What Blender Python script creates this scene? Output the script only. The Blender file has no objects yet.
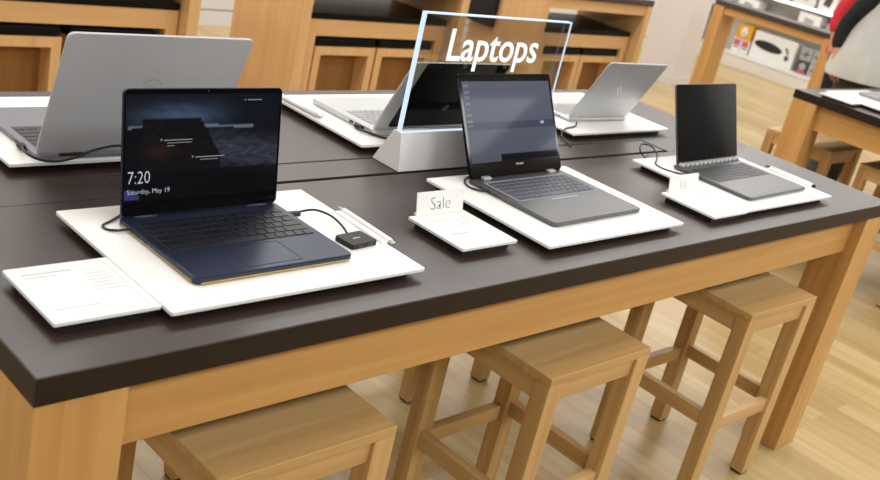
import bpy, bmesh, math, random
from mathutils import Vector, Matrix, Euler

C = bpy.context.scene.collection
PI = math.pi
rnd = random.Random(7)


# ------------------------------------------------------------------ materials
def lin(c):
    c = c / 255.0
    return c / 12.92 if c <= 0.04045 else ((c + 0.055) / 1.055) ** 2.4


def rgb(r, g, b):
    return (lin(r), lin(g), lin(b), 1.0)


def new_mat(name):
    m = bpy.data.materials.new(name)
    m.use_nodes = True
    nt = m.node_tree
    return m, nt, nt.nodes['Principled BSDF']


def plain(name, col, rough=0.5, metal=0.0, spec=0.5, coat=0.0, bump=0.0, var=0.06, vscale=30.0):
    m, nt, p = new_mat(name)
    N, L = nt.nodes, nt.links
    p.inputs['Roughness'].default_value = rough
    p.inputs['Metallic'].default_value = metal
    p.inputs['Specular IOR Level'].default_value = spec
    p.inputs['Coat Weight'].default_value = coat
    p.inputs['Coat Roughness'].default_value = 0.03
    tc = N.new('ShaderNodeTexCoord')
    nz = N.new('ShaderNodeTexNoise')
    nz.inputs['Scale'].default_value = vscale
    nz.inputs['Detail'].default_value = 3
    L.new(tc.outputs['Object'], nz.inputs['Vector'])
    cr = N.new('ShaderNodeValToRGB')
    a = [max(0, c * (1 - var)) for c in col[:3]] + [1]
    b = [min(1, c * (1 + var)) for c in col[:3]] + [1]
    cr.color_ramp.elements[0].position = 0.3
    cr.color_ramp.elements[1].position = 0.7
    cr.color_ramp.elements[0].color = a
    cr.color_ramp.elements[1].color = b
    L.new(nz.outputs['Fac'], cr.inputs['Fac'])
    L.new(cr.outputs['Color'], p.inputs['Base Color'])
    if bump:
        bp = N.new('ShaderNodeBump')
        bp.inputs['Strength'].default_value = bump
        bp.inputs['Distance'].default_value = 0.002
        L.new(nz.outputs['Fac'], bp.inputs['Height'])
        L.new(bp.outputs['Normal'], p.inputs['Normal'])
    return m


def emit(name, col, strength):
    m, nt, p = new_mat(name)
    p.inputs['Base Color'].default_value = (0, 0, 0, 1)
    p.inputs['Emission Color'].default_value = col
    p.inputs['Emission Strength'].default_value = strength
    return m


def wood(name, axis, dark, mid, light, rough=0.42, coarse=1.0):
    """light timber whose grain runs along the given axis"""
    m, nt, p = new_mat(name)
    N, L = nt.nodes, nt.links
    tc = N.new('ShaderNodeTexCoord')
    mp = N.new('ShaderNodeMapping')
    s = [34.0 * coarse] * 3
    s['xyz'.index(axis)] = 1.3 * coarse
    mp.inputs['Scale'].default_value = s
    L.new(tc.outputs['Object'], mp.inputs['Vector'])
    n1 = N.new('ShaderNodeTexNoise')
    n1.inputs['Scale'].default_value = 1.0
    n1.inputs['Detail'].default_value = 5
    n1.inputs['Distortion'].default_value = 0.6
    L.new(mp.outputs['Vector'], n1.inputs['Vector'])
    n2 = N.new('ShaderNodeTexNoise')
    n2.inputs['Scale'].default_value = 0.22
    n2.inputs['Detail'].default_value = 2
    L.new(mp.outputs['Vector'], n2.inputs['Vector'])
    mx = N.new('ShaderNodeMath')
    mx.operation = 'MULTIPLY_ADD'
    mx.inputs[1].default_value = 0.55
    L.new(n1.outputs['Fac'], mx.inputs[0])
    m2 = N.new('ShaderNodeMath')
    m2.operation = 'MULTIPLY'
    m2.inputs[1].default_value = 0.45
    L.new(n2.outputs['Fac'], m2.inputs[0])
    L.new(m2.outputs['Value'], mx.inputs[2])
    cr = N.new('ShaderNodeValToRGB')
    e = cr.color_ramp.elements
    e[0].position, e[0].color = 0.30, dark
    e[1].position, e[1].color = 0.68, light
    k = e.new(0.48)
    k.color = mid
    L.new(mx.outputs['Value'], cr.inputs['Fac'])
    L.new(cr.outputs['Color'], p.inputs['Base Color'])
    p.inputs['Roughness'].default_value = rough
    p.inputs['Specular IOR Level'].default_value = 0.35
    bp = N.new('ShaderNodeBump')
    bp.inputs['Strength'].default_value = 0.08
    bp.inputs['Distance'].default_value = 0.001
    L.new(n1.outputs['Fac'], bp.inputs['Height'])
    L.new(bp.outputs['Normal'], p.inputs['Normal'])
    return m


OAK = (rgb(178, 132, 72), rgb(193, 147, 86), rgb(204, 160, 99))
WX, WY, WZ = (wood('oak_grain_' + a, a, *OAK) for a in 'xyz')
STL = (rgb(164, 126, 74), rgb(190, 152, 98), rgb(208, 172, 118))
SX, SY, SZ = (wood('stool_oak_' + a, a, *STL) for a in 'xyz')
BGW = (rgb(196, 152, 100), rgb(208, 166, 114), rgb(216, 176, 126))
BX, BY, BZ = (wood('maple_grain_' + a, a, *BGW) for a in 'xyz')
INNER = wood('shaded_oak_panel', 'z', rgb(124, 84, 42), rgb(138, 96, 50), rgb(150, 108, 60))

TOP = wood('dark_laminate', 'x', rgb(44, 29, 25), rgb(48, 33, 28), rgb(53, 37, 32), rough=0.38, coarse=0.6)
TOP.node_tree.nodes['Principled BSDF'].inputs['Specular IOR Level'].default_value = 0.8
EDGE = plain('edge_shade_brown', rgb(36, 25, 19), 0.5, spec=0.25)  # darker tone painted for laminate edges that catch no gloss
BLACK = plain('matte_black', rgb(14, 13, 13), 0.55)
BLKGLOSS = plain('glossy_black', rgb(8, 8, 9), 0.08, spec=0.14)
CUSHION = plain('black_vinyl', rgb(14, 14, 15), 0.36, spec=0.12, bump=0.1)
WHITE = plain('white_acrylic', rgb(244, 243, 240), 0.25, var=0.01)
PAPER = plain('white_print', rgb(240, 240, 238), 0.18, var=0.01)
INK = plain('grey_ink', rgb(172, 173, 178), 0.3)
INKD = plain('dark_ink', rgb(70, 70, 74), 0.5)
SILVER = plain('silver_metal', rgb(150, 151, 154), 0.36, metal=0.35, var=0.02)
LOGOM = plain('dull_logo_metal', rgb(176, 172, 168), 0.4, metal=0.3, var=0.02)
DECK = plain('grey_deck_metal', rgb(122, 123, 130), 0.4, metal=0.3, var=0.02)
LIDG = plain('satin_lid_metal', rgb(194, 195, 197), 0.5, metal=0.15, var=0.01)
SILVERL = plain('pale_silver_metal', rgb(196, 198, 198), 0.38, metal=0.5, var=0.02)
GREYM = plain('grey_metal', rgb(96, 97, 99), 0.36, metal=0.65, var=0.02)
SIGNM = plain('brushed_sign_metal', rgb(248, 248, 247), 0.42, metal=0.0, var=0.01)
NAVY = plain('navy_metal', rgb(40, 47, 70), 0.32, metal=0.5, var=0.02)
NAVYD = plain('navy_key', rgb(16, 18, 28), 0.42)
GOLD = plain('gold_edge', rgb(205, 172, 92), 0.25, metal=0.9, var=0.02)
KEYG = plain('grey_key', rgb(58, 59, 66), 0.45)
KEYWELL = plain('grey_key_well', rgb(128, 130, 148), 0.5)
KEYS = plain('silver_key', rgb(168, 169, 172), 0.4)
KEYB = plain('black_key', rgb(30, 30, 33), 0.4)
CABLE = plain('black_cable', rgb(14, 14, 15), 0.4)
WALLM = plain('white_wall_paint', rgb(212, 210, 206), 0.7, var=0.01, vscale=2)
COLM = plain('column_plaster', rgb(214, 208, 204), 0.7, var=0.01, vscale=2)
MIDWALL = plain('stone_wall_paint', rgb(170, 166, 160), 0.8, var=0.01, vscale=2)
DARKWALL = plain('charcoal_wall_paint', rgb(74, 70, 66), 0.8, var=0.01, vscale=2)
CEILM = plain('ceiling_paint', rgb(226, 222, 214), 0.8, var=0.01, vscale=2)
SHELFM = plain('white_shelf_laminate', rgb(228, 224, 216), 0.35, var=0.01)
GREYP = plain('grey_pack', rgb(168, 168, 172), 0.4, vscale=60, var=0.15)
REDM = plain('red_knit', rgb(196, 38, 48), 0.8, bump=0.2, vscale=120)
SHIRT = plain('pale_grey_jersey', rgb(190, 188, 180), 0.85, bump=0.3, vscale=14, var=0.05)
DARKC = plain('black_cloth', rgb(12, 12, 13), 0.85, bump=0.2, vscale=60)
SHORTS = plain('charcoal_cloth', rgb(70, 70, 72), 0.85)
SKIN = plain('skin', rgb(204, 150, 118), 0.5, var=0.04)
HAIR = plain('dark_hair', rgb(40, 28, 20), 0.5, vscale=90, var=0.3)
YELL = plain('yellow_pack', rgb(226, 168, 30), 0.45)
PINK = plain('pink_pack', rgb(206, 92, 116), 0.45)
BLUE = plain('blue_fabric', rgb(34, 84, 150), 0.7)
GLOW = emit('edge_glow', (0.66, 0.83, 1.0, 1), 0.95)
LETTER = emit('etched_letter_glow', (0.86, 0.95, 1.0, 1), 1.0)
STRIP = emit('shelf_light_strip', (1.0, 0.98, 0.94, 1), 2.6)
EYE = plain('eye_white', rgb(235, 232, 228), 0.2)
IRIS = plain('eye_iris', rgb(50, 36, 26), 0.2)
LIP = plain('lip', rgb(170, 92, 84), 0.5)


def acrylic():
    m = bpy.data.materials.new('clear_acrylic')
    m.use_nodes = True
    nt = m.node_tree
    N, L = nt.nodes, nt.links
    N.remove(N['Principled BSDF'])
    out = N['Material Output']
    t = N.new('ShaderNodeBsdfTransparent')
    t.inputs['Color'].default_value = (0.80, 0.79, 0.78, 1)
    g = N.new('ShaderNodeBsdfGlossy')
    g.inputs['Roughness'].default_value = 0.02
    f = N.new('ShaderNodeLayerWeight')
    f.inputs['Blend'].default_value = 0.12
    mx = N.new('ShaderNodeMixShader')
    L.new(f.outputs['Facing'], mx.inputs['Fac'])
    L.new(t.outputs['BSDF'], mx.inputs[1])
    L.new(g.outputs['BSDF'], mx.inputs[2])
    L.new(mx.outputs['Shader'], out.inputs['Surface'])
    return m


ACRYL = acrylic()


def floor_mat():
    m, nt, p = new_mat('maple_plank_floor')
    N, L = nt.nodes, nt.links
    tc = N.new('ShaderNodeTexCoord')
    mp = N.new('ShaderNodeMapping')
    mp.inputs['Rotation'].default_value = (0, 0, PI / 2)
    L.new(tc.outputs['Object'], mp.inputs['Vector'])
    br = N.new('ShaderNodeTexBrick')
    br.inputs['Scale'].default_value = 1.0
    br.inputs['Brick Width'].default_value = 1.1
    br.inputs['Row Height'].default_value = 0.095
    br.inputs['Mortar Size'].default_value = 0.0012
    br.inputs['Color1'].default_value = rgb(194, 170, 124)
    br.inputs['Color2'].default_value = rgb(178, 150, 102)
    br.inputs['Mortar'].default_value = rgb(158, 130, 86)
    br.offset = 0.37
    L.new(mp.outputs['Vector'], br.inputs['Vector'])
    m3 = N.new('ShaderNodeMapping')
    m3.inputs['Scale'].default_value = (24, 1.2, 1)
    L.new(tc.outputs['Object'], m3.inputs['Vector'])
    nz = N.new('ShaderNodeTexNoise')
    nz.inputs['Scale'].default_value = 1.0
    nz.inputs['Detail'].default_value = 4
    L.new(m3.outputs['Vector'], nz.inputs['Vector'])
    cr = N.new('ShaderNodeValToRGB')
    cr.color_ramp.elements[0].position = 0.3
    cr.color_ramp.elements[1].position = 0.7
    cr.color_ramp.elements[0].color = (0.80, 0.79, 0.77, 1)
    cr.color_ramp.elements[1].color = (1, 1, 1, 1)
    L.new(nz.outputs['Fac'], cr.inputs['Fac'])
    mx = N.new('ShaderNodeMix')
    mx.data_type = 'RGBA'
    mx.blend_type = 'MULTIPLY'
    mx.inputs['Factor'].default_value = 1
    L.new(br.outputs['Color'], mx.inputs['A'])
    L.new(cr.outputs['Color'], mx.inputs['B'])
    L.new(mx.outputs['Result'], p.inputs['Base Color'])
    p.inputs['Roughness'].default_value = 0.34
    p.inputs['Specular IOR Level'].default_value = 0.4
    return m


FLOOR = floor_mat()


def display_mat(name, strength):
    """a lit screen that shows the picture stored in its mesh; glossy glass in front"""
    m, nt, p = new_mat(name)
    N, L = nt.nodes, nt.links
    at = N.new('ShaderNodeAttribute')
    at.attribute_name = 'picture'
    L.new(at.outputs['Color'], p.inputs['Emission Color'])
    p.inputs['Emission Strength'].default_value = strength
    p.inputs['Base Color'].default_value = (0.004, 0.004, 0.005, 1)
    p.inputs['Roughness'].default_value = 0.06
    p.inputs['Specular IOR Level'].default_value = 0.02
    return m


DISPLAY = display_mat('lit_display', 0.78)


# ------------------------------------------------------------------ mesh tools
class MB:
    def __init__(self):
        self.bm = bmesh.new()

    def _merge(self, b, smooth):
        if smooth:
            for f in b.faces:
                f.smooth = True
        me = bpy.data.meshes.new('tmp')
        b.to_mesh(me)
        b.free()
        self.bm.from_mesh(me)
        bpy.data.meshes.remove(me)
        return self

    def box(self, x0, x1, y0, y1, z0, z1, bev=0.0, seg=2, mat=None):
        b = bmesh.new()
        bmesh.ops.create_cube(b, size=1.0)
        for v in b.verts:
            v.co = Vector((x0 + (v.co.x + .5) * (x1 - x0), y0 + (v.co.y + .5) * (y1 - y0), z0 + (v.co.z + .5) * (z1 - z0)))
        if bev:
            bmesh.ops.bevel(b, geom=list(b.edges), offset=bev, segments=seg, profile=0.5, affect='EDGES')
        if mat is not None:
            b.transform(mat)
        return self._merge(b, False)

    def slab(self, w, d, t, r=0.01, bev=0.0015, seg=5, cx=0.0, cy=0.0, z=0.0, mat=None):
        """rounded rectangle plate"""
        pts = []
        for sx, sy, a0 in ((1, 1, 0), (-1, 1, 90), (-1, -1, 180), (1, -1, 270)):
            for k in range(seg + 1):
                a = math.radians(a0 + 90 * k / seg)
                pts.append((cx + sx * (w / 2 - r) + r * math.cos(a), cy + sy * (d / 2 - r) + r * math.sin(a)))
        return self.prism(pts, z, z + t, bev, mat)

    def prism(self, pts, z0, z1, bev=0.0, mat=None):
        b = bmesh.new()
        lo = [b.verts.new((x, y, z0)) for x, y in pts]
        hi = [b.verts.new((x, y, z1)) for x, y in pts]
        n = len(pts)
        b.faces.new(list(reversed(lo)))
        b.faces.new(hi)
        side = []
        for i in range(n):
            side.append(b.faces.new((lo[i], lo[(i + 1) % n], hi[(i + 1) % n], hi[i])))
        bmesh.ops.recalc_face_normals(b, faces=list(b.faces))
        if bev:
            ed = [e for e in b.edges if abs(e.verts[0].co.z - e.verts[1].co.z) < 1e-9]
            bmesh.ops.bevel(b, geom=ed, offset=bev, segments=2, profile=0.5, affect='EDGES')
        if mat is not None:
            b.transform(mat)
        return self._merge(b, False)

    def tube(self, pts, r, seg=8, sub=4):
        P = smooth_path(pts, sub)
        b = bmesh.new()
        rings = []
        n = len(P)
        up = Vector((0.13, 0.21, 0.97))
        for i, p in enumerate(P):
            t = (P[min(i + 1, n - 1)] - P[max(i - 1, 0)]).normalized()
            a = t.cross(up)
            a = a.normalized() if a.length > 1e-6 else Vector((1, 0, 0))
            c = a.cross(t).normalized()
            rr = r[i * (len(r) - 1) // max(1, n - 1)] if isinstance(r, (list, tuple)) else r
            rings.append([b.verts.new(p + a * (rr * math.cos(2 * PI * k / seg)) + c * (rr * math.sin(2 * PI * k / seg))) for k in range(seg)])
        for i in range(n - 1):
            for k in range(seg):
                b.faces.new((rings[i][k], rings[i][(k + 1) % seg], rings[i + 1][(k + 1) % seg], rings[i + 1][k]))
        b.faces.new(list(reversed(rings[0])))
        b.faces.new(rings[-1])
        bmesh.ops.recalc_face_normals(b, faces=list(b.faces))
        return self._merge(b, True)

    def loft(self, rings, cap=True):
        b = bmesh.new()
        R = [[b.verts.new(p) for p in ring] for ring in rings]
        n = len(R[0])
        for i in range(len(R) - 1):
            for k in range(n):
                b.faces.new((R[i][k], R[i][(k + 1) % n], R[i + 1][(k + 1) % n], R[i + 1][k]))
        if cap:
            b.faces.new(R[0])
            b.faces.new(list(reversed(R[-1])))
        bmesh.ops.recalc_face_normals(b, faces=list(b.faces))
        return self._merge(b, True)

    def ball(self, c, rx, ry, rz, u=20, v=12):
        b = bmesh.new()
        bmesh.ops.create_uvsphere(b, u_segments=u, v_segments=v, radius=1)
        for q in b.verts:
            q.co = Vector((c[0] + q.co.x * rx, c[1] + q.co.y * ry, c[2] + q.co.z * rz))
        return self._merge(b, True)

    def mesh(self, me, mat=None):
        b = bmesh.new()
        b.from_mesh(me)
        if mat is not None:
            b.transform(mat)
        return self._merge(b, False)

    def xf(self, M):
        self.bm.transform(M)
        return self

    def build(self, name, mat, parent=None):
        me = bpy.data.meshes.new(name)
        self.bm.to_mesh(me)
        self.bm.free()
        me.materials.append(mat)
        o = bpy.data.objects.new(name, me)
        C.objects.link(o)
        if parent is not None:
            o.parent = parent
        return o


def smooth_path(pts, sub):
    P = [Vector(p) for p in pts]
    if len(P) < 3 or sub < 2:
        return P
    out = []
    for i in range(len(P) - 1):
        p0, p1, p2, p3 = P[max(i - 1, 0)], P[i], P[i + 1], P[min(i + 2, len(P) - 1)]
        for k in range(sub):
            t = k / sub
            out.append(0.5 * ((2 * p1) + (p2 - p0) * t + (2 * p0 - 5 * p1 + 4 * p2 - p3) * t * t + (3 * p1 - p0 - 3 * p2 + p3) * t ** 3))
    out.append(P[-1])
    return out


_text_cache = {}


def text_mesh(body, size, depth=0.0, align='LEFT', offset=0.0, sx=1.0):
    cu = bpy.data.curves.new('txt', 'FONT')
    cu.body = body
    cu.size = size
    cu.extrude = depth
    cu.align_x = align
    cu.offset = offset
    cu.resolution_u = 3
    o = bpy.data.objects.new('txt', cu)
    C.objects.link(o)
    dg = bpy.context.evaluated_depsgraph_get()
    me = bpy.data.meshes.new_from_object(o.evaluated_get(dg))
    bpy.data.objects.remove(o)
    if sx != 1.0:
        me.transform(Matrix.Diagonal((sx, 1, 1, 1)))
    return me


def thing(name, label, cat, loc=(0, 0, 0), rz=0.0, group=None):
    o = bpy.data.objects.new(name, None)
    o.empty_display_size = 0.05
    C.objects.link(o)
    o.location = loc
    o.rotation_euler = (0, 0, rz)
    return tag(o, label, cat, group)


def tag(o, label, cat, group=None, kind=None):
    o['label'] = label
    o['category'] = cat
    if group:
        o['group'] = group
    if kind:
        o['kind'] = kind
    return o


def struct(o):
    o['kind'] = 'structure'
    return o


def dup(root, label, loc=None, rz=None):
    r = root.copy()
    C.objects.link(r)
    r['label'] = label
    if loc is not None:
        r.location = loc
    if rz is not None:
        r.rotation_euler = (0, 0, rz)
    for ch in list(root.children):
        c = ch.copy()
        C.objects.link(c)
        c.parent = r
        for g in list(ch.children):
            d = g.copy()
            C.objects.link(d)
            d.parent = c
    return r


# ------------------------------------------------------------------ the room
X0, X1, Y0, Y1, H = -2.6, 11.6, -2.6, 6.45, 3.3
struct(MB().box(X0, X1, Y0, Y1, -0.08, 0).build('floor', FLOOR))
struct(MB().box(X0, X1, Y0, Y1, H, H + 0.08).build('ceiling', CEILM))
struct(MB().box(X0, X1, Y1, Y1 + 0.1, 0, H).build('wall_back', WALLM))
struct(MB().box(X0, X1, Y0 - 0.1, Y0, 0, H).build('wall_front', DARKWALL))
struct(MB().box(X0 - 0.1, X0, Y0, Y1, 0, H).build('wall_left', MIDWALL))
struct(MB().box(X1, X1 + 0.1, Y0, Y1, 0, H).build('wall_right', WALLM))
struct(MB().box(X0, X1, Y1 - 0.016, Y1, 0, 0.112, 0.002).build('baseboard_back', WALLM))
struct(MB().box(X0, X1, Y1 - 0.010, Y1, 0.112, 0.122).build('shadow_line_1', plain('shadow_gap_grey', rgb(120, 118, 112), 0.8)))  # grey strip painted as the shadow line on top of the baseboard
col = struct(MB().box(8.40, 8.70, 5.01, 5.41, 0, H, 0.004).build('column', COLM))
struct(MB().box(8.394, 8.706, 5.004, 5.416, 0, 0.09, 0.002).build('baseboard_column', WALLM))

# ------------------------------------------------------------------ long display tables
TL, TD, TH, TT = 2.753, 1.143, 0.90, 0.043      # length, depth, height, top thickness


def long_table(x0, y0, label):
    t = thing('display_table', label, 'table', (x0, y0, 0))
    a, b, lz = 0.407, 2.25, TH - TT
    f = 0.527                                   # front of the cable lid
    m = MB()
    m.box(0, TL, 0, f, lz, TH, 0.002)
    m.box(0, TL, f + 0.108, TD, lz, TH, 0.002)
    m.box(0, a, f, f + 0.108, lz, TH)
    m.box(b, TL, f, f + 0.108, lz, TH)
    m.build('tabletop', TOP, t)
    e = MB()
    e.box(-0.001, TL + 0.001, -0.001, 0.001, lz + 0.001, TH - 0.0015).box(-0.001, TL + 0.001, TD - 0.001, TD + 0.001, lz + 0.001, TH - 0.0015)
    e.box(-0.001, 0.001, 0.001, TD - 0.001, lz + 0.001, TH - 0.0015).box(TL - 0.001, TL + 0.001, 0.001, TD - 0.001, lz + 0.001, TH - 0.0015)
    e.build('edge_shade_strip', EDGE, t)  # thin strips carry the painted shade of the tabletop edges
    MB().box(a + 0.003, b - 0.003, f + 0.015, f + 0.105, TH - 0.018, TH - 0.0015, 0.001).build('cable_lid', TOP, t)
    MB().box(a - 0.02, b + 0.02, f - 0.02, f + 0.13, lz - 0.07, lz).build('cable_trough', BLACK, t)
    for sx in (0, 1):
        for sy in (0, 1):
            lx, ly = sx * (TL - 0.135), sy * (TD - 0.131)
            MB().box(lx, lx + 0.135, ly + (0.002 if not sy else 0), ly + 0.131 - (0.002 if sy else 0), 0, lz, 0.002).build('leg', WZ, t)
    az0 = lz - 0.125
    MB().box(0.135, TL - 0.135, 0.036, 0.066, az0, lz, 0.001).build('apron', WX, t)
    MB().box(0.135, TL - 0.135, TD - 0.066, TD - 0.036, az0, lz, 0.001).build('apron', WX, t)
    MB().box(0.036, 0.066, 0.131, TD - 0.131, az0, lz, 0.001).build('apron', WY, t)
    MB().box(TL - 0.066, TL - 0.036, 0.131, TD - 0.131, az0, lz, 0.001).build('apron', WY, t)
    return t


TX, TY = 0.527, 1.062
long_table(TX, TY, 'long light-wood table with dark brown top carrying the six laptops and the lit sign')
long_table(4.85, 1.062, 'light-wood table with dark top that the two people stand behind')


# ------------------------------------------------------------------ wooden stools
def make_stool(label):
    t = thing('wooden_stool', label, 'stool', (0, 0, 0), 0, 'square wooden stools')
    W, D, Z = 0.382, 0.370, 0.635
    lx, ly = 0.05, 0.045
    MB().box(lx * 0 + -W / 2, W / 2, -D / 2, D / 2, Z - 0.022, Z, 0.002).build('seat', SX, t)
    for sx in (-1, 1):
        for sy in (-1, 1):
            x = sx * (W / 2 - lx / 2)
            y = sy * (D / 2 - ly / 2)
            l = MB().box(x - lx / 2, x + lx / 2, y - ly / 2, y + ly / 2, 0.008, Z - 0.022, 0.002).build('leg', SZ, t)
            MB().box(x - lx / 2 + .004, x + lx / 2 - .004, y - ly / 2 + .004, y + ly / 2 - .004, 0, 0.008).build('foot_pad', BLACK, l)
    for sy in (-1, 1):
        y = sy * (D / 2 - 0.020)
        MB().box(-W / 2 + lx, W / 2 - lx, y - 0.011, y + 0.011, Z - 0.070, Z - 0.022, 0.001).build('seat_rail', SX, t)
        MB().box(-W / 2 + lx, W / 2 - lx, y - 0.012, y + 0.012, 0.24, 0.283, 0.001).build('stretcher', SX, t)
    for sx in (-1, 1):
        x = sx * (W / 2 - 0.018)
        MB().box(x - 0.013, x + 0.013, -D / 2 + ly, D / 2 - ly, Z - 0.070, Z - 0.022, 0.001).build('seat_rail', SY, t)
        MB().box(x - 0.013, x + 0.013, -D / 2 + ly, D / 2 - ly, 0.255, 0.298, 0.001).build('stretcher', SY, t)
    return t


st = make_stool('wooden stool pushed under the front of the table below the navy laptop')
st.location = (1.035, 1.248, 0)
dup(st, 'wooden stool at the table front below the dark grey laptop with the lit screen', (1.858, 1.238, 0), 0.0)
dup(st, 'wooden stool at the table front beside the right-hand table leg', (2.738, 1.231, 0), math.radians(-1.5))
dup(st, 'wooden stool on the far side of the table, behind the seat at the near corner', (1.13, 1.98, 0), 0.0)
dup(st, 'wooden stool on the far side whose foot shows left of the middle front stool', (2.306, 2.005, 0), 0.0)
dup(st, 'wooden stool pulled out past the back corner leg of the table by the people', (5.23, 2.18, 0), 0.0)
dup(st, 'wooden stool standing under the end of the table by the people', (5.24, 1.66, 0), 0.0)
dup(st, 'wooden stool pushed under the front of the table by the people', (5.42, 1.25, 0), 0.0)


# ------------------------------------------------------------------ display boards and price plates
ZB = 0.921
K = 0.99579


def kx(p):
    return (p[0] * K, p[1] * K) + tuple(p[2:])



def make_board(label):
    t = thing('display_board', label, 'board', (0, 0, TH), 0, 'white display boards under the laptops')
    MB().slab(0.516, 0.381, 0.007, 0.004, 0.0012, z=0.014).build('panel', WHITE, t)
    MB().box(-0.236, 0.236, -0.170, 0.170, 0, 0.014).build('shade_riser', BLACK, t)  # black support, its colour and size also paint the shade under the board
    return t


def place_boards():
    spots = [((1.0175, 1.324), 'white display board under the navy laptop with gold edge'),
             ((1.894, 1.3225), 'white display board under the laptop with the lit blue-grey screen'),
             ((2.73, 1.327), 'white display board under the small grey laptop with black screen'),
             ((1.03, 1.923), 'white display board under the large grey laptop seen from behind'),
             ((1.882, 1.923), 'white display board behind the lit sign, under the half hidden laptop'),
             ((2.722, 1.923), 'white display board under the silver laptop leaning with its back to us'),
             ((5.25, 1.93), 'white display board on the table by the people')]
    b = make_board(spots[0][1])
    for i, ((x, y), lab) in enumerate(spots):
        if i == 0:
            b.location = (x * K, y * K, TH)
        else:
            dup(b, lab, (x * K, y * K, TH))


place_boards()


def lines_mb(rows, w, d):
    m = MB()
    for (x, y, l, h) in rows:
        m.box(x, x + l, y, y + h, 0.0206, 0.0208)
    return m


def make_plate(label, x, y, w=0.165, d=0.170):
    w, d = w * K, d * K
    t = thing('price_plate', label, 'price plate', (x * K, y * K, TH), 0, 'white price plates beside the boards')
    MB().slab(w, d, 0.0065, 0.003, 0.001, z=0.014).build('panel', WHITE, t)
    MB().box(-w / 2 + 0.012, w / 2 - 0.012, -d / 2 + 0.012, d / 2 - 0.012, 0, 0.014).build('shade_riser', BLACK, t)  # black support that doubles as painted shade beneath the plate
    MB().slab(w - 0.024, d - 0.012, 0.0001, 0.001, 0, z=0.0205, cx=-0.006).build('printed_sheet', PAPER, t)
    return t


p1 = make_plate('white price plate without a card, left of the navy laptop', 0.6745, 1.244, 0.164, 0.172)
lines_mb([(.068, -.078, .0008, .156), (-.065, .058, .075, .003), (-.065, .048, .05, .002), (.018, .040, .04, .0012), (.018, .030, .036, .0012), (.018, .020, .042, .0012),
          (.018, .010, .034, .0012), (.018, .000, .04, .0012), (.018, -.012, .05, .0012), (-.065, -.052, .07, .002), (-.03, -.062, .05, .0012)], 0, 0
         ).build('fine_print', INK, p1)
p2 = make_plate('white price plate holding the Sale card, between the navy and lit laptops', 1.503, 1.259, 0.163, 0.163)
lines_mb([(-.06, .045, .06, .0016), (.01, .04, .05, .0012), (.01, .03, .05, .0012), (.01, .02, .04, .0012), (-.045, .012, .06, .0012), (-.055, -.02, .06, .003), (-.055, -.04, .04, .0012)], 0, 0
         ).build('fine_print', INK, p2)
p3 = make_plate('white price plate holding a card, against the board of the small black-screen laptop', 2.384, 1.216, 0.170, 0.168)
lines_mb([(-.06, .045, .06, .0016), (.0, .03, .06, .0012), (.0, .02, .05, .0012), (-.05, .0, .07, .0012), (-.05, -.03, .06, .003)], 0, 0).build('fine_print', INK, p3)
p4 = make_plate('white price plate at the edge of the table by the people', 4.932, 2.01, 0.11, 0.17)


LEAN = Matrix.Rotation(math.radians(-13), 4, 'X')


def sale_card(x, y, w, h, label):
    t = thing('sale_card', label, 'sign card', (x * K, y * K, ZB), 0, 'small upright cards on the price plates')
    MB().box(-w / 2, w / 2, -0.0012, 0.0012, 0, h, 0.0003).xf(LEAN).build('card', PAPER, t)
    MB().box(-w / 2 + 0.004, w / 2 - 0.004, 0.0014, 0.011, 0, 0.004).build('card_foot', PAPER, t)
    return t


RXF = Matrix.Rotation(PI / 2, 4, 'X')           # text laid on XY -> stands up facing -Y
s1 = sale_card(1.507, 1.335, 0.137, 0.049, 'small white upright card reading Sale in thin grey letters')
MB().mesh(text_mesh('Sale', 0.039, 0.0002, 'CENTER', -0.0010), LEAN @ Matrix.Translation((0.0, -0.0015, 0.010)) @ RXF).build('lettering', INKD, s1)
s2 = sale_card(2.394, 1.292, 0.142, 0.044, 'small white upright card with faint marks by the small black-screen laptop')
mk = MB()
for (x, z, w, h) in ((-.018, .012, .0016, .02), (-.018, .012, .03, .0016), (-.008, .018, .022, .0012), (-.008, .024, .018, .0012), (-.018, .006, .036, .0012)):
    mk.box(x, x + w, -0.0016, -0.0012, z, z + h)
mk.xf(LEAN).build('fine_print', INK, s2)


# ------------------------------------------------------------------ laptops
def key_rows(w, d, rows=6, gap=0.0028, ramp=None):
    """keys of a laptop keyboard, centred, on z = 0"""
    m = MB()
    rh = d / rows
    for r in range(rows):
        y0 = d / 2 - (r + 1) * rh
        if r == 0:
            ws = [1.0] * 14
        elif r == rows - 1:
            ws = [1, 1, 1, 1, 5.4, 1, 1, 1, 1, 1]
        elif r == 1:
            ws = [1] * 13 + [1.6]
        elif r == 2:
            ws = [1.4] + [1] * 12 + [1.2]
        elif r == 3:
            ws = [1.7] + [1] * 11 + [1.9]
        else:
            ws = [2.2] + [1] * 10 + [2.4]
        s = w / sum(ws)
        x = -w / 2
        h = rh if r else rh * 0.85
        for q in ws:
            m.box(x + gap / 2, x + q * s - gap / 2, y0 + gap / 2, y0 + h - gap / 2, 0, 0.0012, 0.0004, 1)
            x += q * s
    return m


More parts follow.
